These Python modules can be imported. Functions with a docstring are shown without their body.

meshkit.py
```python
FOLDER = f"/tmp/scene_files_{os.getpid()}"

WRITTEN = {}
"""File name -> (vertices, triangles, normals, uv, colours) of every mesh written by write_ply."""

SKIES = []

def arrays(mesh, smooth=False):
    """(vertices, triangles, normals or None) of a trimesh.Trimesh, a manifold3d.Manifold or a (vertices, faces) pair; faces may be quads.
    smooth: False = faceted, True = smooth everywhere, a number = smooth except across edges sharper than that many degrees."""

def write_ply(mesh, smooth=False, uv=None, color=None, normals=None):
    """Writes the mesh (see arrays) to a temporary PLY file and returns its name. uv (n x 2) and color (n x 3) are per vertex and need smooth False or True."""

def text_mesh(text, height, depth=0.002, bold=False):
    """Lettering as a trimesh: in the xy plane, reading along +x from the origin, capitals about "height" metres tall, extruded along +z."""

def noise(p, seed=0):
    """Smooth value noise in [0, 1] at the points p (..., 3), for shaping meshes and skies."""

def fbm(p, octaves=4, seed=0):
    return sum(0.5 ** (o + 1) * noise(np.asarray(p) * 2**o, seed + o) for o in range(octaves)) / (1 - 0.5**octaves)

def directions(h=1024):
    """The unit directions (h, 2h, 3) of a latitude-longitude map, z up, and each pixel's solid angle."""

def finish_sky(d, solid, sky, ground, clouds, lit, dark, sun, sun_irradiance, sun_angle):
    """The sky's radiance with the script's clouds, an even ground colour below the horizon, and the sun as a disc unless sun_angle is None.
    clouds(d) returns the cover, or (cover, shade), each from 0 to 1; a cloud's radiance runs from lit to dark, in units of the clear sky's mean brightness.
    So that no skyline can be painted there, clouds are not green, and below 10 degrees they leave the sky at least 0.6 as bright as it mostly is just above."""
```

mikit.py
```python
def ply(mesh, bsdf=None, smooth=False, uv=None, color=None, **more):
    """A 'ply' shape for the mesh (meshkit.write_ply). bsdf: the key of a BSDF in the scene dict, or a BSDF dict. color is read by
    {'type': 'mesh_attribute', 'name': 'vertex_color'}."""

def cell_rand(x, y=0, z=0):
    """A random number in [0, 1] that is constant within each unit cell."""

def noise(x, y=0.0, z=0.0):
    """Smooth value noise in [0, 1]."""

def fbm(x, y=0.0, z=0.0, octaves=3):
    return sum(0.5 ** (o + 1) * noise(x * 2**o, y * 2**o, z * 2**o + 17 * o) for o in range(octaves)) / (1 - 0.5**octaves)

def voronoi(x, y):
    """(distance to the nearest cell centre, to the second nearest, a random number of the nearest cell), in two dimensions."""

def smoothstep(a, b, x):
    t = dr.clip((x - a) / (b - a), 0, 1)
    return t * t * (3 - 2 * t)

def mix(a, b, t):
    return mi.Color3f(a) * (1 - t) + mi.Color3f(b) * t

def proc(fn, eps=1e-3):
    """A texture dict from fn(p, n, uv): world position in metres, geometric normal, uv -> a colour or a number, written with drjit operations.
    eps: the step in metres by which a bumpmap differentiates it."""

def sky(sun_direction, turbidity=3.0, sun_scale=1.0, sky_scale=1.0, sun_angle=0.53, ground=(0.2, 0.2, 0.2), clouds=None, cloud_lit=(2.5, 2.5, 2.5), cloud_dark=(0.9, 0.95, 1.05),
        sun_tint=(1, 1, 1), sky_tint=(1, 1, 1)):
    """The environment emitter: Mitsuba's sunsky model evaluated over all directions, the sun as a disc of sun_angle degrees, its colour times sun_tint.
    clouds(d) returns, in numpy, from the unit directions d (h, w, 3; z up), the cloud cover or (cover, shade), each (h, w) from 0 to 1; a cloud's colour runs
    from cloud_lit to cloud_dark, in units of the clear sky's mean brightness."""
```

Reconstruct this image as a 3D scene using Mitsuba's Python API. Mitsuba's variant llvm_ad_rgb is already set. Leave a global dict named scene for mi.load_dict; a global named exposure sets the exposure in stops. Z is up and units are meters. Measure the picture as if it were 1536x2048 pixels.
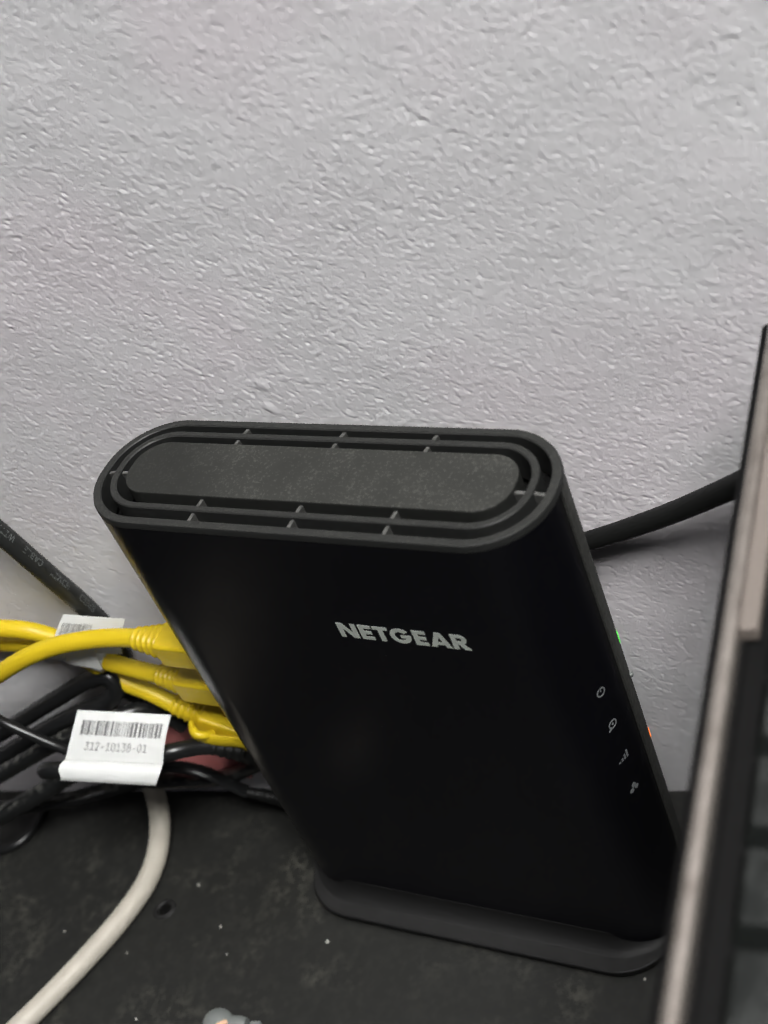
import math, random
import numpy as np, trimesh, manifold3d as m3, shapely
import shapely.geometry as sg
from shapely import affinity
from shapely.ops import unary_union
import drjit as dr
import mitsuba as mi
import mikit, meshkit

T = mi.ScalarTransform4f
scene, labels = {'type': 'scene'}, {}
rng = random.Random(7)
NR = np.random.default_rng(7)

# ------------------------------------------------------------------ camera
CAM = np.array([0.18434, -0.20708, 0.38682])
FWD = np.array([-0.48260, 0.59390, -0.64373])
UP = np.array([-0.05338, 0.71367, 0.69844])
scene['camera'] = {'type': 'thinlens', 'to_world': T().look_at(origin=CAM.tolist(), target=(CAM + FWD).tolist(), up=UP.tolist()),
                   'fov': 29.251, 'fov_axis': 'x', 'aperture_radius': 0.0018, 'focus_distance': 0.382,
                   'near_clip': 0.01, 'far_clip': 50.0}
# ------------------------------------------------------------------ light
exposure = -0.25
scene['room_light'] = {'type': 'constant', 'radiance': {'type': 'rgb', 'value': [0.050, 0.050, 0.058]}}
LAMP = dict(centre=(0.46, -0.37, 1.22), half=(0.24, 0.19), radiance=(68.0, 67.4, 66.4))

# ------------------------------------------------------------------ helpers
def rgb(*c): return {'type': 'rgb', 'value': list(c)}
def numbered(k, store):
    if k not in store: return k
    i = 1
    while f'{k}_{i:03d}' in store: i += 1
    return f'{k}_{i:03d}'
used = set()
def key_for(k):
    i, kk = 0, k
    while kk in used:
        i += 1; kk = f'{k}_{i:03d}'
    used.add(kk)
    return kk
def thing(name, label, cat=None, group=None, kind=None):
    k = key_for(name)
    labels[k] = {'label': label}
    if cat: labels[k]['category'] = cat
    if group: labels[k]['group'] = group
    if kind: labels[k]['kind'] = kind
    return k
def put(name, mesh, bsdf, parent=None, smooth=35, label=None, kind=None, **kw):
    k = key_for((parent + '__' + name) if parent else name)
    scene[k] = mikit.ply(mesh, bsdf, smooth=smooth, **kw)
    if label or kind:
        labels[k] = {}
        if label: labels[k]['label'] = label
        if kind: labels[k]['kind'] = kind
    return k
def own(key, mesh, bsdf, smooth=35, **kw):       # the thing itself is one mesh
    scene[key] = mikit.ply(mesh, bsdf, smooth=smooth, **kw)
def cat(*ms): return trimesh.util.concatenate(list(ms))
def box(x0, x1, y0, y1, z0, z1):
    return trimesh.creation.box(extents=(x1 - x0, y1 - y0, z1 - z0), transform=trimesh.transformations.translation_matrix(((x0 + x1) / 2, (y0 + y1) / 2, (z0 + z1) / 2)))
def rbox(sx, sy, sz, r, seg=10):
    """Box with rounded edges, centred on the origin."""
    s = m3.Manifold.sphere(r, seg)
    pts = [s.translate([i * (sx / 2 - r), j * (sy / 2 - r), k * (sz / 2 - r)]) for i in (-1, 1) for j in (-1, 1) for k in (-1, 1)]
    return to_tm(m3.Manifold.batch_hull(pts))
def to_tm(m):
    q = m.to_mesh()
    return trimesh.Trimesh(np.array(q.vert_properties[:, :3]), np.array(q.tri_verts), process=False)
def place(mesh, o, ex, ey, ez):
    M = np.eye(4); M[:3, 0], M[:3, 1], M[:3, 2], M[:3, 3] = ex, ey, ez, o
    c = mesh.copy(); c.apply_transform(M)
    return c
def unit(v): v = np.asarray(v, float); return v / np.linalg.norm(v)

def spline(P, n=12):
    """Centripetal Catmull-Rom through the points."""
    P = np.asarray(P, float)
    P = np.vstack([2 * P[0] - P[1], P, 2 * P[-1] - P[-2]])
    out = []
    for i in range(1, len(P) - 2):
        p0, p1, p2, p3 = P[i - 1:i + 3]
        t0 = 0; t1 = t0 + np.linalg.norm(p1 - p0) ** .5; t2 = t1 + np.linalg.norm(p2 - p1) ** .5; t3 = t2 + np.linalg.norm(p3 - p2) ** .5
        for t in np.linspace(t1, t2, n, endpoint=False):
            a1 = (t1 - t) / (t1 - t0) * p0 + (t - t0) / (t1 - t0) * p1
            a2 = (t2 - t) / (t2 - t1) * p1 + (t - t1) / (t2 - t1) * p2
            a3 = (t3 - t) / (t3 - t2) * p2 + (t - t2) / (t3 - t2) * p3
            b1 = (t2 - t) / (t2 - t0) * a1 + (t - t0) / (t2 - t0) * a2
            b2 = (t3 - t) / (t3 - t1) * a2 + (t - t1) / (t3 - t1) * a3
            out.append((t2 - t) / (t2 - t1) * b1 + (t - t1) / (t2 - t1) * b2)
    out.append(P[-2])
    return np.array(out)
def frames(c, up=(0, 0, 1.0)):
    t = np.gradient(c, axis=0); t /= np.linalg.norm(t, axis=1, keepdims=True)
    a = np.zeros_like(c); u = np.asarray(up, float)
    u = u - t[0] * (u @ t[0]); a[0] = unit(u)
    for i in range(1, len(c)):
        v = a[i - 1] - t[i] * (a[i - 1] @ t[i]); a[i] = unit(v)
    return t, a, np.cross(t, a)
def tube(P, r, n=12, sides=20, sx=1.0, up=(0, 0, 1.0), raw=False):
    """A round (or flattened: sx) cord through P with closed ends; r a number or one per control point."""
    c = np.asarray(P, float) if raw else spline(P, n)
    rr = np.full(len(c), r) if np.isscalar(r) else np.interp(np.linspace(0, 1, len(c)), np.linspace(0, 1, len(r)), r)
    t, a, b = frames(c, up)
    th = np.arange(sides) * 2 * np.pi / sides
    V = c[:, None] + rr[:, None, None] * (np.cos(th)[None, :, None] * a[:, None] + sx * np.sin(th)[None, :, None] * b[:, None])
    L = len(c); i, j = np.meshgrid(np.arange(L - 1), np.arange(sides), indexing='ij'); j2 = (j + 1) % sides
    q = np.stack([i * sides + j, i * sides + j2, (i + 1) * sides + j2, (i + 1) * sides + j], -1).reshape(-1, 4)
    F = np.vstack([q[:, [0, 1, 2]], q[:, [0, 2, 3]]])
    V = np.vstack([V.reshape(-1, 3), c[0], c[-1]])
    k = np.arange(sides); k2 = (k + 1) % sides
    F = np.vstack([F, np.c_[np.full(sides, L * sides), k2, k], np.c_[np.full(sides, L * sides + 1), (L - 1) * sides + k, (L - 1) * sides + k2]])
    m = trimesh.Trimesh(V, F, process=False)
    if m.volume < 0: m.invert()
    return m
def ribbed(p0, p1, r0, r1, n=5, sides=20, sx=1.0, depth=0.12, up=(0, 0, 1.0)):
    """A strain relief: a tapering sleeve with n rings along it."""
    ts = np.linspace(0, 1, n * 8 + 1); w = (np.sin(ts * n * 2 * np.pi - np.pi / 2) > 0.1).astype(float)
    w = np.convolve(np.pad(w, 1, mode='edge'), [.25, .5, .25], 'valid')
    r = (r0 + (r1 - r0) * ts) * (1 - depth + depth * w)
    c = np.asarray(p0)[None] * (1 - ts[:, None]) + np.asarray(p1)[None] * ts[:, None]
    t, a, b = frames(c, up); th = np.arange(sides) * 2 * np.pi / sides
    e = 0.55                                              # squarish section
    cs = np.sign(np.cos(th)) * np.abs(np.cos(th)) ** e; sn = np.sign(np.sin(th)) * np.abs(np.sin(th)) ** e
    k = (ts ** 1.5)[:, None]
    ca = np.cos(th)[None] * (1 - k) + cs[None] * k; sa = np.sin(th)[None] * (1 - k) + sn[None] * k
    V = c[:, None] + r[:, None, None] * (ca[..., None] * a[:, None] + sx * sa[..., None] * b[:, None])
    L = len(c); i, j = np.meshgrid(np.arange(L - 1), np.arange(sides), indexing='ij'); j2 = (j + 1) % sides
    q = np.stack([i * sides + j, i * sides + j2, (i + 1) * sides + j2, (i + 1) * sides + j], -1).reshape(-1, 4)
    F = np.vstack([q[:, [0, 1, 2]], q[:, [0, 2, 3]]]); V = np.vstack([V.reshape(-1, 3), c[0], c[-1]])
    kk = np.arange(sides); k2 = (kk + 1) % sides
    F = np.vstack([F, np.c_[np.full(sides, L * sides), k2, kk], np.c_[np.full(sides, L * sides + 1), (L - 1) * sides + kk, (L - 1) * sides + k2]])
    m = trimesh.Trimesh(V, F, process=False)
    if m.volume < 0: m.invert()
    return m
def outline(W, D, r, d=0.0, n=28, m=10):
    """Rounded rectangle inset by d, anticlockwise from the right end's middle: points and outward normals (no closing point)."""
    w, h, r = W / 2 - d, D / 2 - d, max(r - d, 1e-5)
    P = []
    for cx, cy, a0 in ((w - r, h - r, 0), (-w + r, h - r, 90), (-w + r, -h + r, 180), (w - r, -h + r, 270)):
        for a in np.radians(a0 + np.linspace(0, 90, n)): P.append((cx + r * np.cos(a), cy + r * np.sin(a)))
    return np.array(P)
def sweep_ring(W, D, r, prof, part=None, off=(0, 0)):
    """Closed profile [(inset, z)] swept round the rounded rectangle; part=(i0, i1) an open run of its points, capped."""
    rings = [outline(W, D, r, d) for d, z in prof]
    P = np.stack([np.c_[q + np.array(off), np.full(len(q), z)] for q, (d, z) in zip(rings, prof)], 1)    # path x profile x 3
    closed = part is None
    if not closed: P = P[np.arange(part[0], part[1]) % len(P)]
    L, K = P.shape[:2]
    idx = np.arange(L * K).reshape(L, K); a = idx if closed else idx[:-1]; b = np.roll(idx, -1, 0) if closed else idx[1:]
    a2, b2 = np.roll(a, -1, 1), np.roll(b, -1, 1)
    F = np.vstack([np.stack([a, b, b2], -1).reshape(-1, 3), np.stack([a, b2, a2], -1).reshape(-1, 3)])
    if not closed:
        F = np.vstack([F, [[idx[0, 0], idx[0, i], idx[0, i + 1]] for i in range(1, K - 1)], [[idx[-1, 0], idx[-1, i + 1], idx[-1, i]] for i in range(1, K - 1)]])
    m = trimesh.Trimesh(P.reshape(-1, 3), F, process=False)
    if m.volume < 0: m.invert()
    return m
def slab(W, D, r, prof, off=(0, 0)):
    """Solid of stacked rounded rectangles: prof [(inset, z)] from bottom to top, closed with flat lids."""
    R = [np.c_[outline(W, D, r, d) + np.array(off), np.full(112, z)] for d, z in prof]
    L = len(R[0]); V = np.vstack(R + [[np.r_[off, prof[0][1]]], [np.r_[off, prof[-1][1]]]]); F = []
    k = np.arange(L); k2 = (k + 1) % L
    for i in range(len(R) - 1):
        F += [np.c_[i * L + k, i * L + k2, (i + 1) * L + k2], np.c_[i * L + k, (i + 1) * L + k2, (i + 1) * L + k]]
    n = len(R) * L
    F += [np.c_[np.full(L, n), k2, k], np.c_[np.full(L, n + 1), (len(R) - 1) * L + k, (len(R) - 1) * L + k2]]
    m = trimesh.Trimesh(V, np.vstack(F), process=False)
    return m
def extrude(poly, depth):
    return cat(*[trimesh.creation.extrude_polygon(g, depth, engine='earcut') for g in getattr(poly, 'geoms', [poly]) if g.area > 0])

# ------------------------------------------------------------------ materials
def mat(name, base, rough, **k):
    bump, scale, eps = k.pop('bump', None), k.pop('bump_scale', 1.0), k.pop('eps', 3e-4)
    b = {'type': 'principled', 'base_color': base if isinstance(base, dict) else rgb(*base), 'roughness': rough, **k}
    if bump: b = {'type': 'bumpmap', 'arbitrary': mikit.proc(bump, eps), 'scale': scale, 'bsdf': b}
    scene[name] = {'type': 'twosided', 'bsdf': b}
    return name
noise, fbm, sst, mix = mikit.noise, mikit.fbm, mikit.smoothstep, mikit.mix

def wall_colour(p, n, uv):
    v = fbm(p.x * 40, p.y * 40, p.z * 40)
    w = fbm(p.x * 18 + 7, p.y * 18, p.z * 18 + 3)
    c = mix((0.527, 0.505, 0.521), (0.514, 0.512, 0.519), sst(.35, .65, w))
    return c * (0.96 + 0.08 * v)
mat('wall_paint', mikit.proc(wall_colour), 0.6, specular=0.3)
def shelf_colour(p, n, uv):
    big = fbm(p.x * 85, p.y * 85, 3.0, octaves=5)
    fine = fbm(p.x * 520, p.y * 520, 9.0, octaves=4)
    smear = (.12 + .88 * sst(.40, .85, big)) * (2.2 * sst(.35, .85, fine) + .12)
    c = mix((0.0088, 0.0091, 0.0080), (0.040, 0.039, 0.032), smear * 0.29)
    # a wiped streak near the front of the foot, as dust was pushed away
    u, v = (p.x - 0.008) * .93 - (p.y + .067) * .36, (p.x - .008) * .36 + (p.y + .067) * .93
    streak = sst(1.0, .55, dr.sqrt(dr.square(u / .017) + dr.square(v / .0042)))
    return c * (1 - .6 * streak) * (0.85 + 0.3 * fine)
def shelf_bump(p, n, uv): return fbm(p.x * 900, p.y * 900, 1.0, octaves=2)
mat('shelf_laminate', mikit.proc(shelf_colour), 0.55, specular=0.35)
def shell_colour(p, n, uv):
    speck = sst(.93, .99, noise(p.x * 900, p.y * 900, p.z * 900)) * sst(.55, .8, fbm(p.x * 60, p.y * 60, p.z * 60))
    film = sst(.5, .9, fbm(p.x * 35, p.y * 35 + 5, p.z * 20))
    return mix((0.0030, 0.0030, 0.0040), (0.06, 0.06, 0.06), speck * .8 + film * .015)
mat('shell_black', mikit.proc(shell_colour), 0.26, specular=0.26)
def rear_colour(p, n, uv):
    return mix((0.015, 0.0155, 0.014), (0.04, 0.041, 0.037), fbm(p.x * 900, p.y * 900, p.z * 900) * .8)
mat('shell_rear', mikit.proc(rear_colour), 0.6, specular=0.3)
def dusty(lo, hi, amount, clear):
    def f(p, n, uv):
        a = fbm(p.x * 130, p.y * 130, 4.0, octaves=3)
        b = noise(p.x * 2100, p.y * 2100, 2.0)
        c = noise(p.x * 3400, p.y * 3400, 8.0)
        d = sst(.66, .88, b * .6 + c * .35 + a * .25)
        left = sst(-.042, -.020, p.x + .35 * p.y + .006 * (a - .5)) if clear else 1.0
        up = sst(.35, .9, n.z)
        return mix(lo, hi, up * amount * (0.42 + .58 * left) * (.52 + .40 * a + .80 * d))
    return f
mat('top_dust', mikit.proc(dusty((0.012, 0.0125, 0.0115), (0.19, 0.19, 0.172), .125, True)), 0.62, specular=0.15)
mat('rim_dust', mikit.proc(dusty((0.014, 0.0145, 0.014), (0.17, 0.17, 0.15), .055, False)), 0.5, specular=0.22)
def rib_colour(p, n, uv): return mix((0.03, 0.03, 0.028), (0.10, 0.10, 0.095), sst(.3, .8, n.z) * noise(p.x * 1800, p.y * 1800))
mat('rib_dust', mikit.proc(rib_colour), 0.7)
mat('well_black', (0.004, 0.004, 0.004), 0.8, specular=0.1)
def foot_colour(p, n, uv): return mix((0.007, 0.007, 0.007), (0.0145, 0.0145, 0.0143), (.3 + .7 * fbm(p.x * 300, p.y * 300, p.z * 50)) * sst(.93, 1., n.z))
mat('foot_satin', mikit.proc(foot_colour), 0.55, specular=0.18)
mat('print_grey', (0.30, 0.32, 0.29), 0.5)
mat('icon_grey', (0.12, 0.127, 0.13), 0.5)
mat('yellow_pvc', (0.54, 0.395, 0.012), 0.42, specular=0.4)
mat('yellow_plug', (0.52, 0.375, 0.012), 0.40, specular=0.4)
mat('black_pvc', (0.007, 0.0073, 0.0075), 0.30, specular=0.4)
def dusty_pvc(p, n, uv): return mix((0.007, 0.0075, 0.0075), (0.10, 0.10, 0.09), sst(.5, .95, n.z) * sst(.45, .7, fbm(p.x * 500, p.y * 500, p.z * 500)) * .55)
mat('black_dusty', mikit.proc(dusty_pvc), 0.28, specular=0.4)
mat('black_soft', (0.0055, 0.0058, 0.0055), 0.5, specular=0.22)
mat('grey_black_pvc', (0.016, 0.0172, 0.0165), 0.42, specular=0.4)
mat('cable_print', (0.085, 0.092, 0.09), 0.6)
def white_pvc(p, n, uv): return mix((0.36, 0.335, 0.285), (0.44, 0.41, 0.35), fbm(p.x * 120, p.y * 120, p.z * 120))
mat('white_cord', mikit.proc(white_pvc), 0.5, specular=0.35)
mat('paper_white', (0.56, 0.57, 0.555), 0.5, specular=0.3)
mat('ink_grey', (0.085, 0.085, 0.085), 0.6)
mat('ink_light', (0.20, 0.20, 0.20), 0.6)
mat('pink_card', (0.60, 0.205, 0.195), 0.6)
def frame_colour(p, n, uv): return mix((0.20, 0.176, 0.155), (0.36, 0.325, 0.295), fbm(p.x * 380, p.y * 260, p.z * 380, octaves=4))
mat('frame_metal', mikit.proc(frame_colour), 0.36, metallic=0.8)
mat('deck_metal', (0.16, 0.137, 0.12), 0.5, metallic=0.25)
mat('tray_black', (0.003, 0.003, 0.003), 0.7, specular=0.1)
def key_colour(p, n, uv): return mix((0.006, 0.007, 0.0065), (0.020, 0.0215, 0.0205), sst(.38, .80, fbm(p.x * 210, p.y * 210, p.z * 30)) * sst(.5, 1., n.z))
mat('key_black', mikit.proc(key_colour), 0.55, specular=0.15)
mat('plug_grey', (0.13, 0.14, 0.135), 0.5)
mat('tip_tan', (0.62, 0.40, 0.26), 0.55)
mat('crumb_white', (0.33, 0.32, 0.30), 0.7)
mat('lamp_case', (0.7, 0.7, 0.7), 0.5)

# ------------------------------------------------------------------ wall
WO, WN, WT = np.array([0.045995, 0.038691, 0.0]), np.array([0.172558, -0.984999, 0.0]), np.array([-0.984999, -0.172558, 0.0])   # a point, towards the room, to the left
def graded(lo, a, b, hi, step, coarse):
    l = np.linspace(lo, a, max(2, int((a - lo) / coarse)))[:-1]; h = np.linspace(b, hi, max(2, int((hi - b) / coarse)))[1:]
    return np.r_[l, np.linspace(a, b, int((b - a) / step)), h]
S, Z = graded(-0.9, -0.085, 0.215, 0.9, 0.00033, 0.02), graded(-0.02, -0.003, 0.302, 1.2, 0.00033, 0.02)
ss, zz = np.meshgrid(S, Z, indexing='ij')
from scipy.ndimage import gaussian_filter
def grain(sx, sz):
    g = gaussian_filter(NR.standard_normal(ss.shape), (sx, sz)); return g / g.std()
# orange-peel roller stipple: rounded grains a little over a millimetre wide, sharper hollows between them
g1, g2, g3 = grain(.95, .95), grain(1.45, 1.45), grain(3.2, 3.2)
h0 = -1.0 * np.maximum(0, -g1 - .25) ** 1.1 + .95 * np.maximum(0, g2 - .15) + .18 * g1 + .30 * g3
q = np.stack([ss, zz, np.zeros_like(ss)], -1)
patch = .78 + .5 * meshkit.fbm(q * 22 + 3, 3, 8)                       # roller pressure varies over the wall
hh = .000048 * h0 * patch + .0007 * meshkit.fbm(q * 38, 2, 4)
# old paint drips and a nib under the paint
for x, z, sx, sz, tilt, up in ((-0.0250, .1788, .0017, .0028, 28, .0006), (-0.0259, .1712, .0015, .0027, 22, .0008), (-0.0245, .1972, .0010, .0021, 40, .0004)):
    s0 = (np.array([x, WO[1] + (x - WO[0]) * WT[1] / WT[0], 0]) - WO) @ WT; c, k = math.cos(math.radians(tilt)), math.sin(math.radians(tilt))
    a, b = (ss - s0) * c - (zz - z) * k, (ss - s0) * k + (zz - z) * c
    d2 = (a / sx) ** 2 + (b / sz) ** 2
    hh += .50 * up * np.exp(-1.6 * d2 ** 1.3) * (1 - .35 * np.clip(b / sz, -1, 1))
WV = WO + ss[..., None] * WT + zz[..., None] * np.array([0, 0, 1.0]) + (hh - .0004)[..., None] * WN
nS, nZ = ss.shape
ii, jj = np.meshgrid(np.arange(nS - 1), np.arange(nZ - 1), indexing='ij')
q4 = np.stack([ii * nZ + jj, ii * nZ + jj + 1, (ii + 1) * nZ + jj + 1, (ii + 1) * nZ + jj], -1).reshape(-1, 4)
wm = trimesh.Trimesh(WV.reshape(-1, 3), np.vstack([q4[:, [0, 1, 2]], q4[:, [0, 2, 3]]]), process=False)
if wm.face_normals[0] @ WN < 0: wm.invert()
wall = thing('wall', 'pale grey painted wall with orange peel roller texture behind the router', kind='structure')
own(wall, wm, 'wall_paint', smooth=True)
def wall_at(s, z, off=0.0): return WO + s * WT + z * np.array([0, 0, 1.0]) + off * WN

# ------------------------------------------------------------------ shelf
shelf = thing('shelf', 'black laminate shelf top with grey dust smears under the router', kind='structure')
def wall_foot(s): return WO + s * WT
a, b = WO + .9 * WT + .0002 * WN, WO - .9 * WT + .0002 * WN
c, d = b + .75 * WN, a + .75 * WN
hole_c = np.array([-0.1103, -0.0367])
poly = sg.Polygon([a[:2], b[:2], c[:2], d[:2]]).difference(sg.Point(hole_c).buffer(.0021, 12))
sm = trimesh.creation.extrude_polygon(sg.polygon.orient(poly), .022, engine='earcut'); sm.apply_translation([0, 0, -.022])
own(shelf, sm, 'shelf_laminate', smooth=False)
th = np.linspace(0, 2 * np.pi, 28, endpoint=False)
ring = [(.0040, .0000), (.0036, .00035), (.0028, .0005), (.0021, .0001), (.0019, -.012)]
V = np.vstack([np.c_[hole_c[0] + r * np.cos(th) * (1 + .10 * np.sin(2 * th)), hole_c[1] + r * np.sin(th) * (1 + .06 * np.cos(3 * th)), np.full(28, z)] for r, z in ring])
k = np.arange(28); k2 = (k + 1) % 28
F = np.vstack([np.vstack([np.c_[i * 28 + k, i * 28 + k2, (i + 1) * 28 + k2], np.c_[i * 28 + k, (i + 1) * 28 + k2, (i + 1) * 28 + k]]) for i in range(len(ring) - 1)])
put('screw_hole', trimesh.Trimesh(V, F, process=False), 'foot_satin', shelf, label='small round screw hole with a raised worn lip in the black shelf')

# ------------------------------------------------------------------ router
W, D, R, H = 0.1257, 0.0375, 0.01775, 0.17310
router = thing('router', 'upright black router with rounded ends and a dusty slotted top on a flat foot', 'router')
n112 = 112
# index of the path where the seam between front and rear shell runs (y = +1.5 mm on both end caps)
P0 = outline(W, D, R)
seam_r = int(np.argmin(np.abs(P0[:28, 1] - .0014))); left = np.arange(28, 56); seam_l = int(left[np.argmin(np.abs(P0[left, 1] - .0014))])
zt = H - .0022
front = sweep_ring(W, D, R, [(0, .0048), (0, zt), (.0018, zt), (.0018, .0048)], (seam_l, 112 + seam_r))
put('front_shell', front, 'shell_black', router, label='smooth black front shell')
rear = sweep_ring(W - .0005, D - .0003, R - .0002, [(0, .0048), (0, zt), (.0018, zt), (.0018, .0048)], (seam_r + 1, seam_l))
put('rear_shell', rear, 'shell_rear', router, label='matt dusty dark grey rear shell')
put('shell_seam', sweep_ring(W - .0016, D - .0016, R - .0008, [(0, .006), (0, zt - .001), (.0006, zt - .001), (.0006, .006)]), 'well_black', router)
# top: outer rim, slots, inner ring, plate (each a little higher towards the middle)
rim = sweep_ring(W, D, R, [(0, zt + .0001), (0, H - .0007), (.0002, H - .0002), (.0006, H), (.0021, H), (.0024, H - .0003), (.0024, H - .009), (.0018, H - .009), (.0018, zt + .0001)])
put('top_rim', rim, 'rim_dust', router, label='dust grey rim round the slotted top')
z1 = H + .0005
put('vent_ring', sweep_ring(W, D, R, [(.0050, z1 - .009), (.0050, z1 - .0003), (.0053, z1), (.0066, z1), (.0069, z1 - .0003), (.0069, z1 - .009)]), 'rim_dust', router, label='thin ring between the two vent slots')
z2 = H + .0010
put('top_plate', slab(W, D, R, [(.0095, z2 - .009), (.0095, z2 - .0004), (.0097, z2 - .0001), (.0101, z2)]), 'top_dust', router, label='dusty oval plate in the middle of the slotted top')
put('vent_well', slab(W, D, R, [(.0019, H - .0125), (.0019, H - .0105)]), 'well_black', router)
def rib(x0, y0, x1, y1, za, zb, w=.0009):
    d = unit((x1 - x0, y1 - y0, 0)); n = np.array([-d[1], d[0], 0]); q = []
    for x, y, z in ((x0, y0, za), (x1, y1, zb)):
        for s, dz in ((-w / 2, 0), (w / 2, 0)):
            q += [np.array([x, y, z]) + n * s - [0, 0, .0], np.array([x, y, z - .006]) + n * s]
    return trimesh.convex.convex_hull(np.array(q))
for x in (-.0270, .0014, .0266):
    for s in (1, -1):
        put('vent_rib', rib(x + .0004 * s, s * (D / 2 - .0020), x, s * (D / 2 - .0054), H - .0008, z1 - .0009), 'rib_dust', router)
        put('vent_rib', rib(x, s * (D / 2 - .0066), x - .0003 * s, s * (D / 2 - .0099), z1 - .0008, z2 - .0012), 'rib_dust', router)
for s in (1, -1):
    put('vent_rib', rib(s * (W / 2 - .0020), -.0012, s * (W / 2 - .0054), -.0012, H - .0008, z1 - .0009), 'rib_dust', router)
    put('vent_rib', rib(s * (W / 2 - .0066), -.0014, s * (W / 2 - .0099), -.0014, z1 - .0008, z2 - .0012), 'rib_dust', router)
FW, FD, FY = 0.1222, 0.0490, -0.0033
foot = slab(FW, FD, .018, [(.0022, .0002), (.0012, .0006), (.0009, .0026), (.0003, .0034), (0, .0040), (.0002, .0045), (.0007, .0048)], (0, FY))
put('foot', foot, 'foot_satin', router, label='flat dark grey foot with rounded corners')
flare = [(-.0052 + .0052 * math.sin(t), .0047 + .0062 * (1 - math.cos(t))) for t in np.linspace(.0, math.pi / 2, 18)]
put('foot_flare', slab(W - .0104, D - .0050, R - .003, flare, (0, -.0026)), 'foot_satin', router, label='black flare where the body runs into the foot')
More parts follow.
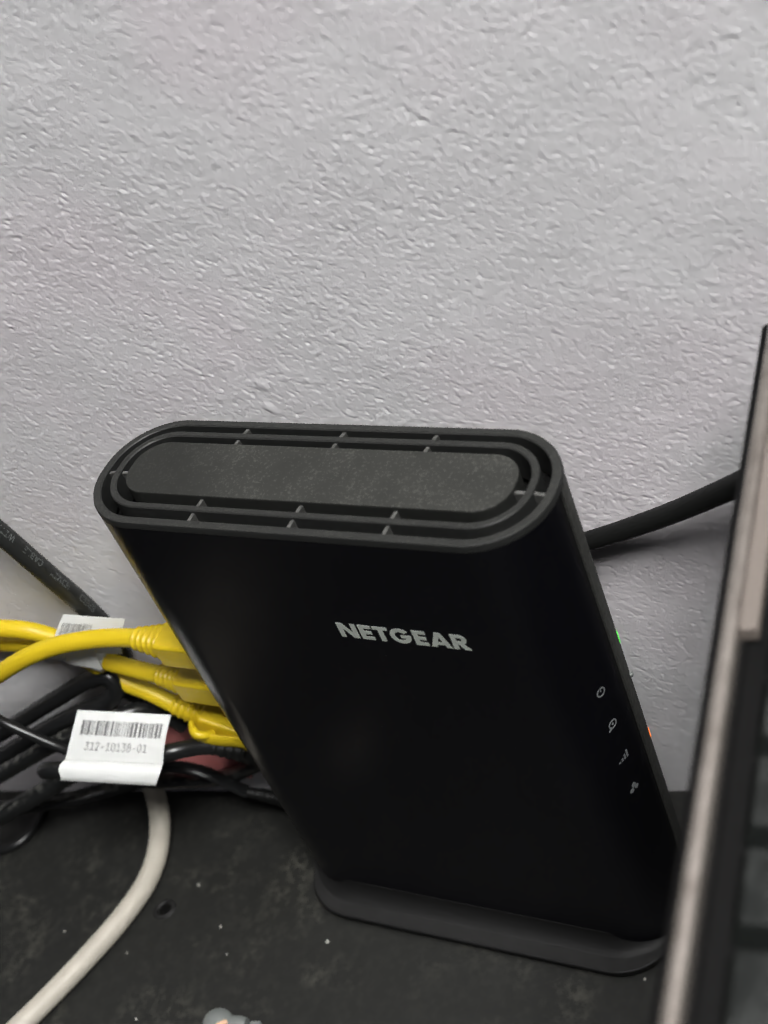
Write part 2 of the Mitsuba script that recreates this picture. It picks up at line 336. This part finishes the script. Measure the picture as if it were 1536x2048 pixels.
# lettering on the front
def letters():
    s, h = .26, 1.0                     # stroke, cap height
    rect = lambda x0, y0, x1, y1: sg.box(x0, y0, x1, y1)
    N = unary_union([rect(0, 0, s, h), rect(.72, 0, .72 + s, h), sg.Polygon([(0, h), (s * 1.15, h), (.72 + s, 0), (.72 + s - s * 1.15, 0)])])
    E = unary_union([rect(0, 0, s, h), rect(0, 0, .66, .23), rect(0, .385, .62, .615), rect(0, h - .23, .66, h)])
    Tt = unary_union([rect(.25, 0, .25 + s, h), rect(0, h - .23, .76, h)])
    o = affinity.scale(sg.Point(.53, .5).buffer(.53, 24), 1, 1.0); o = affinity.scale(o, 1, .5 / .53 * 1.03)
    i = affinity.scale(sg.Point(.53, .5).buffer(.28, 24), 1, 1.0)
    G = o.difference(i).difference(sg.Polygon([(.53, .565), (1.3, .565), (1.3, 1.0)]))
    G = unary_union([G, rect(.53, .36, 1.05, .57)]).intersection(o.union(rect(.53, .36, 1.05, .57)))
    A = sg.Polygon([(0, 0), (.38, h), (.66, h), (1.04, 0), (.76, 0), (.70, .17), (.34, .17), (.28, 0)]).difference(sg.Polygon([(.405, .36), (.635, .36), (.52, .70)]))
    Rr = unary_union([rect(0, 0, s, h), sg.box(0, .36, .44, h).union(sg.Point(.44, .68).buffer(.32, 20)), sg.Polygon([(.24, .44), (.53, .44), (.86, 0), (.53, 0)])]).difference(sg.box(s, .57, .42, .79).union(sg.Point(.42, .68).buffer(.11, 12)))
    x, out = 0, []
    for g, w, gap in ((N, .98, .13), (E, .66, .08), (Tt, .76, .06), (G, 1.06, .13), (E, .66, .10), (A, 1.04, .07), (Rr, .86, 0)):
        out.append(affinity.translate(g, x, 0)); x += w + gap
    return unary_union(out), x
word, ww = letters()
hgt, wid = .0053, .0353
lm = extrude(affinity.scale(word.simplify(.004), wid / ww, hgt, origin=(0, 0)), .00006)
lm = place(lm, (.0033, -D / 2 - .00001, .1370), (1, 0, 0), (0, 0, 1), (0, -1, 0))
put('logo_lettering', lm, 'print_grey', router, smooth=False, label='grey printed maker name on the black front')
# icons printed on the right end cap
cap = np.array([W / 2 - R, 0.0])
def on_cap(poly, z):
    """2-D print (x to the right, y up, metres) wrapped on the right end cap, centred at -24 degrees."""
    poly = poly.segmentize(.0002) if hasattr(poly, 'segmentize') else poly
    m = extrude(poly, 1.0); v = m.vertices.copy()
    ang = np.radians(-24.0) + v[:, 0] / R; rr = R + .00002 + v[:, 2] * .00005
    y0 = -(D / 2 - R)
    return trimesh.Trimesh(np.c_[cap[0] + rr * np.cos(ang), y0 + rr * np.sin(ang), z + v[:, 1]], m.faces, process=False)
mm = .001
circ = lambda x, y, r: sg.Point(x * mm, y * mm).buffer(r * mm, 16)
power = circ(0, 0, 1.45).difference(circ(0, 0, 1.0)).difference(sg.box(-.4 * mm, .4 * mm, .4 * mm, 2 * mm)).union(sg.box(-.2 * mm, .1 * mm, .2 * mm, 1.5 * mm))
globe = circ(.2, .2, 1.45).difference(circ(.2, .2, 1.0)).union(circ(.2, .2, .38)).union(sg.Polygon([(-.9 * mm, -.2 * mm), (-1.7 * mm, -1.35 * mm), (-1.3 * mm, -1.6 * mm), (-.1 * mm, -1.0 * mm)]).difference(circ(.2, .2, 1.2)))
bars = unary_union([sg.box(x * mm, -1.3 * mm, (x + .62) * mm, y * mm) for x, y in ((-1.9, -.75), (-.92, -.2), (.06, .55), (1.04, 1.4))])
net = unary_union([circ(-.95, -.75, .72), circ(.85, -.55, .72), circ(.1, .85, .75), sg.LineString([(-.95 * mm, -.75 * mm), (.1 * mm, .8 * mm), (.85 * mm, -.5 * mm)]).buffer(.18 * mm)])
for nm, ic, z in (('power_icon', power, .1121), ('internet_icon', globe, .0991), ('signal_icon', bars, .0859), ('network_icon', net, .0728)):
    put(nm, on_cap(ic, z), 'icon_grey', router, smooth=False)
# status lights at the rear edge of the right end
def led(name, ang, z0, z1, col, lit, lab):
    a0, a1 = np.radians(ang - 2.0), np.radians(ang + 2.0); th = np.linspace(a0, a1, 6); ri, ro = R - .001, R - .00004
    pr = sg.Polygon([(ri * math.cos(t), ri * math.sin(t)) for t in th] + [(ro * math.cos(t), ro * math.sin(t)) for t in th[::-1]])
    m = extrude(pr, z1 - z0); m.apply_translation([cap[0], D / 2 - R, z0])
    k = put(name, m, {'type': 'diffuse', 'reflectance': rgb(*[.5 * c for c in col])}, router, label=lab)
    scene[k]['emitter'] = {'type': 'area', 'radiance': rgb(*[lit * c for c in col])}
led('status_light', 27.5, .1105, .1139, (.12, 1.0, .10), .9, 'green lit status light on the rear edge')
led('status_light', 27.5, .0715, .0742, (1.0, .18, .03), 2.0, 'orange lit status light on the rear edge')
led_pin = rbox(.0012, .0012, .0011, .0003); led_pin.apply_translation([cap[0] + R * math.cos(.38), D / 2 - R + R * math.sin(.38), .0993])
put('edge_clip', led_pin, 'plug_grey', router)

# ------------------------------------------------------------------ yellow network cables
PLUG_LABELS = ['bright yellow network cable curving in front, topmost plug in the router side', 'yellow network cable carrying the blank folded white tag, second plug from the top',
               'orange yellow network cable with raised plug clip, lowest plug in the router side']
def network_cable(path, b0, b1, end, r, label, tilt, side, clip=False):
    """path: cord centre line up to the boot; b0-b1 the ribbed boot; plug from b1 to end (inside the router)."""
    t = thing('network_cable', label, 'network cable', 'yellow network cables')
    b0, b1, end = map(np.asarray, (b0, b1, end))
    put('cord', tube(path + [tuple(b0), tuple(b0 + unit(b1 - b0) * .002)], r), 'yellow_pvc', t)
    ex = unit(end - b1); ey = unit(np.cross(tilt, ex)); ez = np.cross(ex, ey)
    put('boot', ribbed(b0, b1 + ex * .0006, r * 1.12, .0047, n=5, sides=28, sx=1.12, depth=.13, up=ez), 'yellow_plug', t)
    L = np.linalg.norm(end - b1)
    body = rbox(L, .0116, .0094, .0012, 12)
    put('plug', place(body, (b1 + end) / 2, ex, ey, ez), 'yellow_plug', t)
    if clip:
        # spring latch lying along the plug's camera side, with a hooked snag guard
        pr = spline([(-.0015, .0002), (.0005, .0026), (.004, .0029), (.0085, .0022), (.013, .0008), (.017, 0)], 6)
        c = b1 + np.outer(pr[:, 0], ex) + np.outer(pr[:, 1] + .0055, -ey)
        m = tube(c, .0011, sides=12, sx=2.6, up=-ey, raw=True)
        put('latch', m, 'yellow_pvc', t, label='bright yellow release clip')
        hook = tube([b1 + ex * .0002 - ey * .0080 + ez * .0020, b1 + ex * .0018 - ey * .0095 + ez * .0026, b1 + ex * .0042 - ey * .0090 + ez * .0024, b1 + ex * .0062 - ey * .0066 + ez * .0010], .0013, sides=12)
        put('snag_guard', hook, 'yellow_pvc', t)
    return t
UPZ = np.array([0, 0, 1.0])
network_cable([(-0.18, -0.020, 0.0650), (-0.16, -0.016, 0.0803), (-0.1408, -0.014, 0.0922), (-0.1259, -0.011, 0.0996), (-0.1138, -0.008, 0.1031), (-0.0995, -0.005, 0.1046)],
              (-0.0862, -.004, .1056), (-.0750, -.004, .1056), (-.054, -.004, .1058), .00288, PLUG_LABELS[0], UPZ, -1)
yb = network_cable([(-0.165, -0.008, 0.1030), (-0.1519, -0.006, 0.1033), (-0.1414, -0.004, 0.1022), (-0.1317, -0.002, 0.1), (-0.1242, 0.0, 0.0945), (-0.1168, 0.0, 0.0896), (-0.110, 0, 0.0862), (-0.1, 0, 0.0840)],
                   (-0.0915, 0, .0828), (-.0818, 0, .0826), (-.054, 0, .0822), .00285, PLUG_LABELS[1], UPZ, -1)
network_cable([(-0.175, -0.004, 0.0920), (-0.1627, -0.002, 0.0915), (-0.1511, -0.001, 0.0903), (-0.1391, 0.0, 0.0901), (-0.1263, 0.001, 0.0884), (-0.1175, 0.001, 0.0823), (-0.1101, 0.001, 0.0747), (-0.1014, 0.001, 0.0705)],
              (-0.0945, .0006, .0668), (-.0852, .0016, .0630), (-.0600, .0030, .0520), .00285, PLUG_LABELS[2], UPZ, -1, clip=True)
# the blank tag folded round the second cable
def sheet(grid, th):
    """A thin sheet through a grid of points (n x m x 3)."""
    g = np.asarray(grid, float); du = np.gradient(g, axis=0); dv = np.gradient(g, axis=1); n = np.cross(du, dv); n /= np.linalg.norm(n, axis=-1, keepdims=True)
    a, b = g + n * th / 2, g - n * th / 2; N, M = g.shape[:2]; idx = np.arange(N * M).reshape(N, M)
    q = np.stack([idx[:-1, :-1], idx[1:, :-1], idx[1:, 1:], idx[:-1, 1:]], -1).reshape(-1, 4)
    rim = np.r_[idx[0, :-1], idx[:-1, -1], idx[-1, :0:-1], idx[:0:-1, 0]]; rim2 = np.roll(rim, -1); K = N * M
    F = np.vstack([q[:, [0, 1, 2]], q[:, [0, 2, 3]], q[:, [0, 2, 1]] + K, q[:, [0, 3, 2]] + K, np.c_[rim, rim2 + K, rim2], np.c_[rim, rim + K, rim2 + K]])
    m = trimesh.Trimesh(np.vstack([a.reshape(-1, 3), b.reshape(-1, 3)]), F, process=False)
    if m.volume < 0: m.invert()
    return m
TL, TR, BL, BR = map(np.array, ((-0.1169, .0015, 0.1059), (-0.0918, .001, 0.1077), (-0.1262, -.0028, 0.0918), (-0.0999, -.001, 0.0925)))
us = np.linspace(0, 1, 13); vs = np.linspace(0, 1, 15)
g = np.array([[TL * (1 - u) * (1 - v) + TR * u * (1 - v) + BL * (1 - u) * v + BR * u * v + np.array([0, -1, .2]) * .0022 * math.sin(math.pi * v) * (1 - .4 * u) for v in vs] for u in us])
tag = put('label_tag', sheet(g, .00018), 'paper_white', yb, label='blank side of a folded white paper tag')
# its lower part wraps the cable as a tapering sleeve
c = spline([(-0.1262, -.0012, .0935), (-0.1205, -.0004, .0910), (-0.1155, .0, .0884), (-0.1102, 0, .0862)], 8)
put('tag_sleeve', tube(c, [.0046, .0044, .0041, .0037], raw=True, sides=24), 'paper_white', yb)
flap = [np.array(q) for q in ((-.1262, -.0045, .0916), (-.1188, -.0050, .0890), (-.1085, -.0040, .0874), (-.1085, -.0040, .0990), (-.1188, -.0050, .0985), (-.1230, -.0045, .0960))]
gA, gB = [flap[0], flap[1] * .5 + flap[0] * .5, flap[1], flap[1] * .5 + flap[2] * .5, flap[2]], [flap[5], flap[5] * .5 + flap[4] * .5, flap[4], flap[4] * .5 + flap[3] * .5, flap[3]]
put('tag_flap', sheet(np.array([[p * (1 - t) + q * t + np.array([0, .0040 * t ** 2, 0]) for t in np.linspace(0, 1, 6)] for p, q in zip(gA, gB)]), .00018), 'paper_white', yb)
bars_m = []
for i in range(16):
    u0 = .06 + i * .030; w = rng.choice((.008, .014, .020))
    pts = [[TL * (1 - u) * (1 - v) + TR * u * (1 - v) + BL * (1 - u) * v + BR * u * v + np.array([0, -1, .2]) * .0022 * math.sin(math.pi * v) * (1 - .4 * u) + np.array([0, -.00025, .0001]) for v in np.linspace(.16, .42, 5)] for u in (u0, u0 + w)]
    bars_m.append(sheet(pts, .00004))
put('barcode', cat(*bars_m), 'ink_light', tag, smooth=False)

# ------------------------------------------------------------------ HDMI cable by the wall, with print along it
hd = thing('video_cable', 'thick black video cable with printed lettering sloping down the wall', 'video cable')
hp = spline([(-.1483, -.0058, .1745), (-0.125, -0.0045, 0.1785), (-0.119, -0.0024, 0.1565), (-0.1152, -0.0017, 0.1455), (-0.1121, 0.0019, 0.1233), (-0.1112, 0.0061, 0.1027), (-0.1099, 0.0071, 0.0855), (-0.1143, 0.006, 0.0736), (-0.1212, 0.0033, 0.0642), (-.1260, -.0020, .0590), (-.142, -.006, .048)], 16)
put('sheath', tube(hp, .0031, raw=True, sides=28), 'grey_black_pvc', hd)
def print_on(path, s0, text, height, r, face, mat_, parent, flip=False):
    """Lettering laid on a round cord: along the cord, standing across it on the side that faces 'face'."""
    seg = np.r_[0, np.cumsum(np.linalg.norm(np.diff(path, axis=0), axis=1))]
    m = meshkit.text_mesh(text, height, .00004); v = m.vertices.copy(); L = v[:, 0].max()
    sv = s0 + (L - v[:, 0] if flip else v[:, 0]); out = []
    tt = np.gradient(path, axis=0)
    for s, y, z in zip(sv, v[:, 1] - height / 2, v[:, 2]):
        p = np.array([np.interp(s, seg, path[:, i]) for i in range(3)]); t = unit([np.interp(s, seg, tt[:, i]) for i in range(3)])
        f = unit(face - t * (face @ t)); b = np.cross(f, t); a = (y if not flip else -y) / r
        out.append(p + (r + .00002 + z) * (f * math.cos(a) + b * math.sin(a)))
    q = trimesh.Trimesh(np.array(out), m.faces, process=False)
    if q.volume < 0: q.invert()
    put('printing', q, mat_, parent, smooth=False)
look = unit(CAM - np.array([-.118, .004, .12])); face = unit(look + .75 * np.array([.62, .25, .74]))
for s0, txt in ((.0555, 'WITH'), (.0668, 'CABLE'), (.0793, 'HDMI\u2122'), (.0935, 'SPEED')):
    print_on(hp, s0, txt, .0019, .0031, face, 'cable_print', hd, flip=True)

# ------------------------------------------------------------------ black cable leaving to the right
cx = thing('coaxial_cable', 'thick black cable leaving the back of the router to the right', 'cable')
own(cx, tube([(0.010, 0.0215, 0.1158), (0.0218, 0.0285, 0.1153), (0.0356, 0.0325, 0.1156), (0.0464, 0.0342, 0.1188), (0.059, 0.0349, 0.1242), (0.072, 0.0351, 0.1309), (0.0873, 0.0348, 0.1403), (0.0982, 0.0336, 0.1481), (0.125, 0.028, 0.166)],
              [.0026, .0026, .0026, .0026, .0027, .0028, .0030, .0032, .0034], sides=24), 'black_soft')

# ------------------------------------------------------------------ black cords heaped on the left
co = thing('power_cord', 'black cord doubled back in a tight loop beside the wall on the left', 'cord')
own(co, tube([(-0.200, -.0200, .034), (-0.1844, -0.0159, 0.0439), (-0.1678, -0.012, 0.0523), (-0.138, -0.0057, 0.0686), (-0.1208, -0.0017, 0.077), (-0.1135, -0.0003, 0.0782), (-0.1118, -0.0015, 0.0738), (-0.1163, -0.004, 0.0699), (-0.1244, -0.0074, 0.0679), (-0.1367, -0.0116, 0.0635), (-0.1654, -0.0186, 0.0485), (-0.1807, -0.0234, 0.0413), (-.20, -.028, .031)], .0029), 'black_pvc')
co = thing('power_cord', 'dusty black cord below the doubled cord, running behind the white barcode label', 'cord')
own(co, tube([(-.196, -.033, .030), (-0.179, -0.0281, 0.0387), (-0.1627, -0.0243, 0.0469), (-0.1371, -0.0178, 0.06), (-0.1223, -0.0111, 0.0641), (-0.1111, -0.003, 0.0637), (-0.106, 0.0019, 0.0596), (-.100, .004, .050)], .0028), 'black_dusty')
co = thing('power_cord', 'lowest thick black cord of the heap, lying close to the shelf at left', 'cord')
own(co, tube([(-.205, -.046, .0125), (-.1905, -.0375, .018), (-.176, -.0300, .0245), (-.160, -.0225, .031), (-.145, -.0140, .036), (-.130, -.0045, .038), (-.116, .003, .036)], .0030), 'black_dusty')
co = thing('thin_cord', 'flat grey black cord sweeping from the left edge under the label', 'cord')
own(co, tube([(-.200, -.0265, .0155), (-.1860, -.0215, .0168), (-.1690, -.0165, .0168), (-.1545, -.0100, .0158), (-.1440, -.0030, .0140), (-.1350, -.0010, .0165), (-.1266, -.0010, .0195), (-.1196, .0005, .0194), (-.1080, .0026, .0193), (-.0956, .0045, .0219), (-.0862, .0062, .0266), (-.0759, .0080, .0318)], .0023, sx=1.3), 'black_dusty')
co = thing('thin_cord', 'thin black cord crossing over the doubled cord towards the white label', 'cord')
own(co, tube([(-.152, -.0265, .1010), (-0.1458, -0.0254, 0.0913), (-0.1402, -0.0244, 0.0817), (-0.1308, -0.0237, 0.0742), (-0.1230, -0.0225, 0.0675), (-0.1180, -0.0195, 0.0590), (-0.1190, -0.0150, 0.0465)], .0017), 'black_pvc')
co = thing('thin_cord', 'thin black twin cord with ringed strain relief running under the router at lower left', 'cord')
tc = [(-.1200, -.0040, .0345), (-.1138, -.0035, .0346), (-.1048, -.0020, .0336), (-.0975, -.0007, .0300), (-.0930, .0003, .0245), (-.0885, .0016, .0185)]
put('cord', tube(tc, .0012, sx=2.0), 'black_pvc', co)
put('strain_relief', ribbed((-.0885, .0016, .0185), (-.0740, .0062, .0100), .0017, .0034, n=5), 'black_soft', co)
co = thing('thin_cord', 'thin black cord curled in an arc on the shelf at the left edge', 'cord')
own(co, tube([(-0.215, -0.030, 0.0018), (-0.1952, -0.0318, 0.0018), (-0.1871, -0.0296, 0.0018), (-0.1816, -0.0254, 0.0018), (-0.1794, -0.0192, 0.0018), (-0.1797, -0.0116, 0.0018), (-0.182, -0.0054, 0.0022)], .0016), 'black_pvc')
co = thing('black_plug_cable', 'black cable with ringed strain relief under the lowest yellow plug', 'cable')
put('cord', tube([(-.119, .0015, .076), (-0.115, 0.0035, 0.0655), (-0.1085, 0.005, 0.0585), (-0.1015, 0.006, 0.0525), (-0.0955, 0.006, 0.0490)], .0026), 'black_soft', co)
put('strain_relief', ribbed((-.0965, .006, .0496), (-.0840, .0055, .0440), .0029, .0046, n=5), 'black_soft', co)
put('plug', place(rbox(.026, .0095, .0085, .0015), (-.0725, .0050, .0395), unit((.97, -.02, -.24)), (0.02, 1, 0), unit((.24, 0, .97))), 'black_soft', co)

# ------------------------------------------------------------------ labelled adapter cord
lc = thing('adapter_cord', 'black adapter cord flagged with a white barcode label, plugged in low on the router', 'cord')
lp = [(-.140, -.008, .034), (-.1340, -.0210, .0520), (-0.1265, -0.0305, 0.0665), (-0.1203, -0.0310, 0.0692), (-0.1140, -0.0292, 0.0676), (-0.1046, -0.0257, 0.0638), (-0.0990, -0.0180, 0.0612), (-.0930, -.0155, .0620), (-.0885, -.0130, .0615), (-.0835, -.0080, .0582), (-.0785, -.0045, .0545)]
put('cord', tube(lp, .0027), 'black_pvc', lc)
put('strain_relief', ribbed((-.0815, -.0065, .0568), (-.0735, -.0025, .0508), .0027, .0033, n=4), 'black_soft', lc)
put('plug', place(rbox(.013, .0062, .0066, .0018), (-.0680, .0002, .0470), unit((.80, .35, -.50)), unit((-.40, .91, 0)), unit((.455, .2, .87))), 'black_soft', lc)
# label: three planes met in the photograph; flag, fold, bulge round the cord
e_u = unit(np.array([-0.0921, -0.0261, 0.0588]) - np.array([-0.1177, -0.0357, 0.0690]))
LT, LR = np.array([-0.1134, -0.0166, 0.0822]), np.array([-0.0881, -0.0070, 0.0722])          # top corners
FL, FR = np.array([-0.1157, -0.0290, 0.0730]), np.array([-0.0893, -0.0190, 0.0627])          # fold line
BL_, BR_ = np.array([-0.1166, -0.0343, 0.0690]), np.array([-0.0909, -0.0246, 0.0588])        # bottom edge
out_n = unit(CAM - (LT + BR_) / 2)
def label_pt(u, v):
    """u along the label, v from the top edge (0) over the fold (.70) to the bottom edge (1)."""
    e = .0006 * math.sin(5 * u + 1) * (1 - v)
    if v < .70:
        t = v / .70; p = (LT * (1 - u) + LR * u) * (1 - t) + (FL * (1 - u) + FR * u) * t; b = .0004 * math.sin(math.pi * t) - .0006 * t ** 6
    else:
        t = (v - .70) / .30; p = (FL * (1 - u) + FR * u) * (1 - t) + (BL_ * (1 - u) + BR_ * u) * t; b = -.0006 + .0026 * math.sqrt(max(0, 1 - (2 * t - 1) ** 2)) ** .8
        p = p - e_u * .0013 * math.sin(math.pi * min(1, t * 1.2)) * (1 - u) ** 3
    p = p - e_u * .0008 * max(0, u - .9) * 10 * math.sin(math.pi * min(1, v / .7)) * .6
    return p + out_n * (b + e)
vv = np.r_[np.linspace(0, .69, 14), .70, .70 + .30 * (1 - np.cos(np.linspace(.08, math.pi, 16))) / 2]
g = np.array([[label_pt(u, v) for v in vv] for u in np.linspace(0, 1, 26)])
tag = put('label_tag', sheet(g, .00016), 'paper_white', lc, smooth=50, label='white paper label with barcode and number')
def on_label(u0, v0, u1, v1, th=.00003, nu=2, nv=6, lift=.00013):
    return sheet([[label_pt(u, v) + out_n * lift for v in np.linspace(v0, v1, nv)] for u in np.linspace(u0, u1, nu)], th)
bm, x = [], .085
widths = [.010, .014, .022, .030]
while x < .925:
    w = rng.choice(widths); bm.append(on_label(x, .135, min(x + w, .93), .345)); x += w + rng.choice((.010, .013, .018))
put('barcode', cat(*bm), 'ink_grey', tag, smooth=False)
tm = meshkit.text_mesh('312-10138-01', 1.0, .02); v = tm.vertices; tw = v[:, 0].max() - v[:, 0].min()
tu = .165 + (v[:, 0] - v[:, 0].min()) / tw * .64; tv = .555 - v[:, 1] * .118
tq = trimesh.Trimesh(np.array([label_pt(a, b) + out_n * (.0001 + .0022 * z) for a, b, z in zip(tu, tv, v[:, 2])]), tm.faces, process=False)
if tq.volume < 0: tq.invert()
put('part_number', tq, 'ink_grey', tag, smooth=False)

# ------------------------------------------------------------------ white cable
wc = thing('white_cable', 'thick off white cable curving across the shelf from behind the barcode label', 'cable')
own(wc, tube([(-.128, .0040, .030), (-0.1290, 0.0015, 0.0235), (-0.1272, -0.0020, 0.0150), (-0.1251, -0.0085, 0.0070), (-0.1211, -0.0200, 0.0042), (-0.1197, -0.0314, 0.0037), (-0.1219, -0.0456, 0.0037), (-0.1269, -0.0615, 0.0037), (-0.1332, -0.078, 0.0037), (-0.1407, -0.095, 0.0037), (-.152, -.118, .0037), (-.168, -.15, .0037)], .0036, sides=28), 'white_cord')

# ------------------------------------------------------------------ pink card leaning on the wall
pk = thing('card', 'small dull pink card leaning on the wall behind the black cords', 'card')
gp = []
for u in np.linspace(0, 1, 4):
    row = []
    for t in np.linspace(0, 1, 4):
        s = .173 + (.1400 - .173) * u; z = .0165 + .024 * t; off = .0060 - .0040 * t
        row.append(wall_at(s, z, off))
    gp.append(row)
own(pk, sheet(gp, .0008), 'pink_card', smooth=False)

# ------------------------------------------------------------------ grey plug at the bottom edge, crumbs
gpk = thing('small_plug', 'small grey plug with a tan tip lying at the bottom edge of the photo', 'plug')
o = np.array([-.0660, -.0702, .0])
dome = trimesh.creation.icosphere(3, .0048); dome.vertices = dome.vertices * [1.05, 1.0, .75] + o + [-.0030, .0, .0034]
put('dome', dome, 'plug_grey', gpk, smooth=True)
put('sleeve', tube([o + [.0005, .0005, .0028], o + [.0040, .0014, .0028], o + [.0062, .0018, .0026]], [.0030, .0029, .0024]), 'plug_grey', gpk)
put('pin', place(rbox(.0036, .0022, .0026, .0004), o + [.0084, .0030, .0014], (.96, .28, 0), (-.28, .96, 0), (0, 0, 1)), 'plug_grey', gpk)
put('tip', tube([o + [-.0020, -.0050, .0060], o + [.0000, -.0020, .0068], o + [.0012, .0004, .0062]], [.0012, .0013, .0007]), 'tip_tan', gpk)
places = ['crumb lying left of the foot, by the round screw hole', 'largest white crumb, lying in front of the router foot', 'white crumb on the shelf above the screw hole, behind the cable bend', 'faint white crumb close to the right of the white cable', 'white crumb under the right front corner of the router foot', 'white crumb near the bottom edge, left of the small grey plug', 'faint white crumb on the shelf left of the white cable', 'tiny white speck between the screw hole and the largest crumb', 'tiny white speck far in front of the router foot, near the bottom edge']
spots = [(-0.0864, -0.0385, .0005), (-0.0471, -0.0354, .0007), (-0.1021, -0.026, .0006), (-0.1155, -0.0545, .0004), (0.0540, -0.0253, .0005), (-0.0998, -0.0745, .0005), (-.1435, -.0525, .0004), (-.0795, -.0470, .0003), (-.0210, -.0700, .0003)]
for (x, y, r), where in zip(spots, places):
    r *= .85
    e = trimesh.creation.icosphere(1, r); e.vertices = e.vertices * (.7 + .6 * NR.random((len(e.vertices), 1))) + [x, y, r * .7]
    k = thing('crumb', where, 'crumb', 'white crumbs on the shelf')
    own(k, e, 'crumb_white', smooth=False)

# ------------------------------------------------------------------ keyboard at the right, raised on a stand
KO, KV, KU = np.array([0.1242, -0.1209, 0.2]), unit((-.0145, .1250, 0)), unit((.1250, .0145, 0))
def kp(u, v, z): return KO + KU * u + KV * v + np.array([0, 0, z])
def kplace(m, u, v, z): return place(m, kp(u, v, z), KU, KV, (0, 0, 1))
kb = thing('keyboard', 'dark keyboard with a bronze metal edge close to the camera at the right', 'keyboard')
V0, V1, U1 = -.075, .149, .300
bar = rbox(.0031, V1 - V0, .0060, .0014, 14)
put('frame', kplace(bar, .0014, (V0 + V1) / 2, -.0030), 'frame_metal', kb, label='rounded bronze metal edge')
put('deck', kplace(rbox(.0031, V1 - .0655, .0030, .0003), .0044, (V1 + .0655) / 2, -.0020), 'deck_metal', kb, label='flat bronze strip inside the edge, ending in a notch')
put('lower_shell', cat(kplace(rbox(.0065, V1 - V0 + .002, .0075, .0015), .0009, (V0 + V1) / 2, -.0072), kplace(rbox(U1, V1 - V0, .006, .001), U1 / 2, (V0 + V1) / 2, -.0115)), 'tray_black', kb, label='black lower shell')
put('tray', kplace(box(-.5, .5, -.5, .5, -.5, .5).apply_scale([U1 - .004, V1 - V0 - .002, .004]), .002 + U1 / 2, (V0 + V1) / 2, -.0065), 'tray_black', kb)
def keycap(w, d, h=.0042):
    s = m3.Manifold.sphere(.0009, 10); b = []
    for i in (-1, 1):
        for j in (-1, 1):
            b += [s.translate([i * (w / 2 - .0009), j * (d / 2 - .0009), 0]), s.translate([i * (w / 2 - .0024), j * (d / 2 - .0022) + .0002, h - .0009])]
    return to_tm(m3.Manifold.batch_hull(b))
PV, PU = .0162, .0172
row = 0; v = V0 + .012
while v < V1 - .010:
    u = .0066 + PU / 2; first = True
    lead = (.0, .004, .008, .0, .012)[row % 5]
    while u < .115:
        w = PU + (lead if first else 0)
        put('key', kplace(keycap(w - .0010, PV - .0009), u - PU / 2 + w / 2, v, -.0046), 'key_black', kb)
        u += w; first = False
    v += PV; row += 1
for vv_ in (V0 + .02, V1 - .03):
    st = cat(kplace(box(-.5, .5, -.5, .5, -.5, .5).apply_scale([.25, .012, .006]), .155, vv_, -.0178), kplace(box(-.5, .5, -.5, .5, -.5, .5).apply_scale([.014, .012, .1792]), .060, vv_, -.1104), kplace(box(-.5, .5, -.5, .5, -.5, .5).apply_scale([.014, .012, .1792]), .27, vv_, -.1104))
    put('stand', st, 'tray_black', kb)

# ------------------------------------------------------------------ ceiling lamp (outside the frame)
lx, ly, lz = LAMP['centre']; hx, hy = LAMP['half']
cl = thing('ceiling_lamp', 'square ceiling lamp above the room, outside the picture', 'lamp')
put('case', box(lx - hx - .02, lx + hx + .02, ly - hy - .02, ly + hy + .02, lz + .002, lz + .05), 'lamp_case', cl, smooth=False)
k = put('diffuser', trimesh.Trimesh([(lx - hx, ly - hy, lz), (lx - hx, ly + hy, lz), (lx + hx, ly + hy, lz), (lx + hx, ly - hy, lz)], [(0, 1, 2), (0, 2, 3)], process=False), 'lamp_case', cl, smooth=False)
scene[k]['emitter'] = {'type': 'area', 'radiance': rgb(*LAMP['radiance'])}
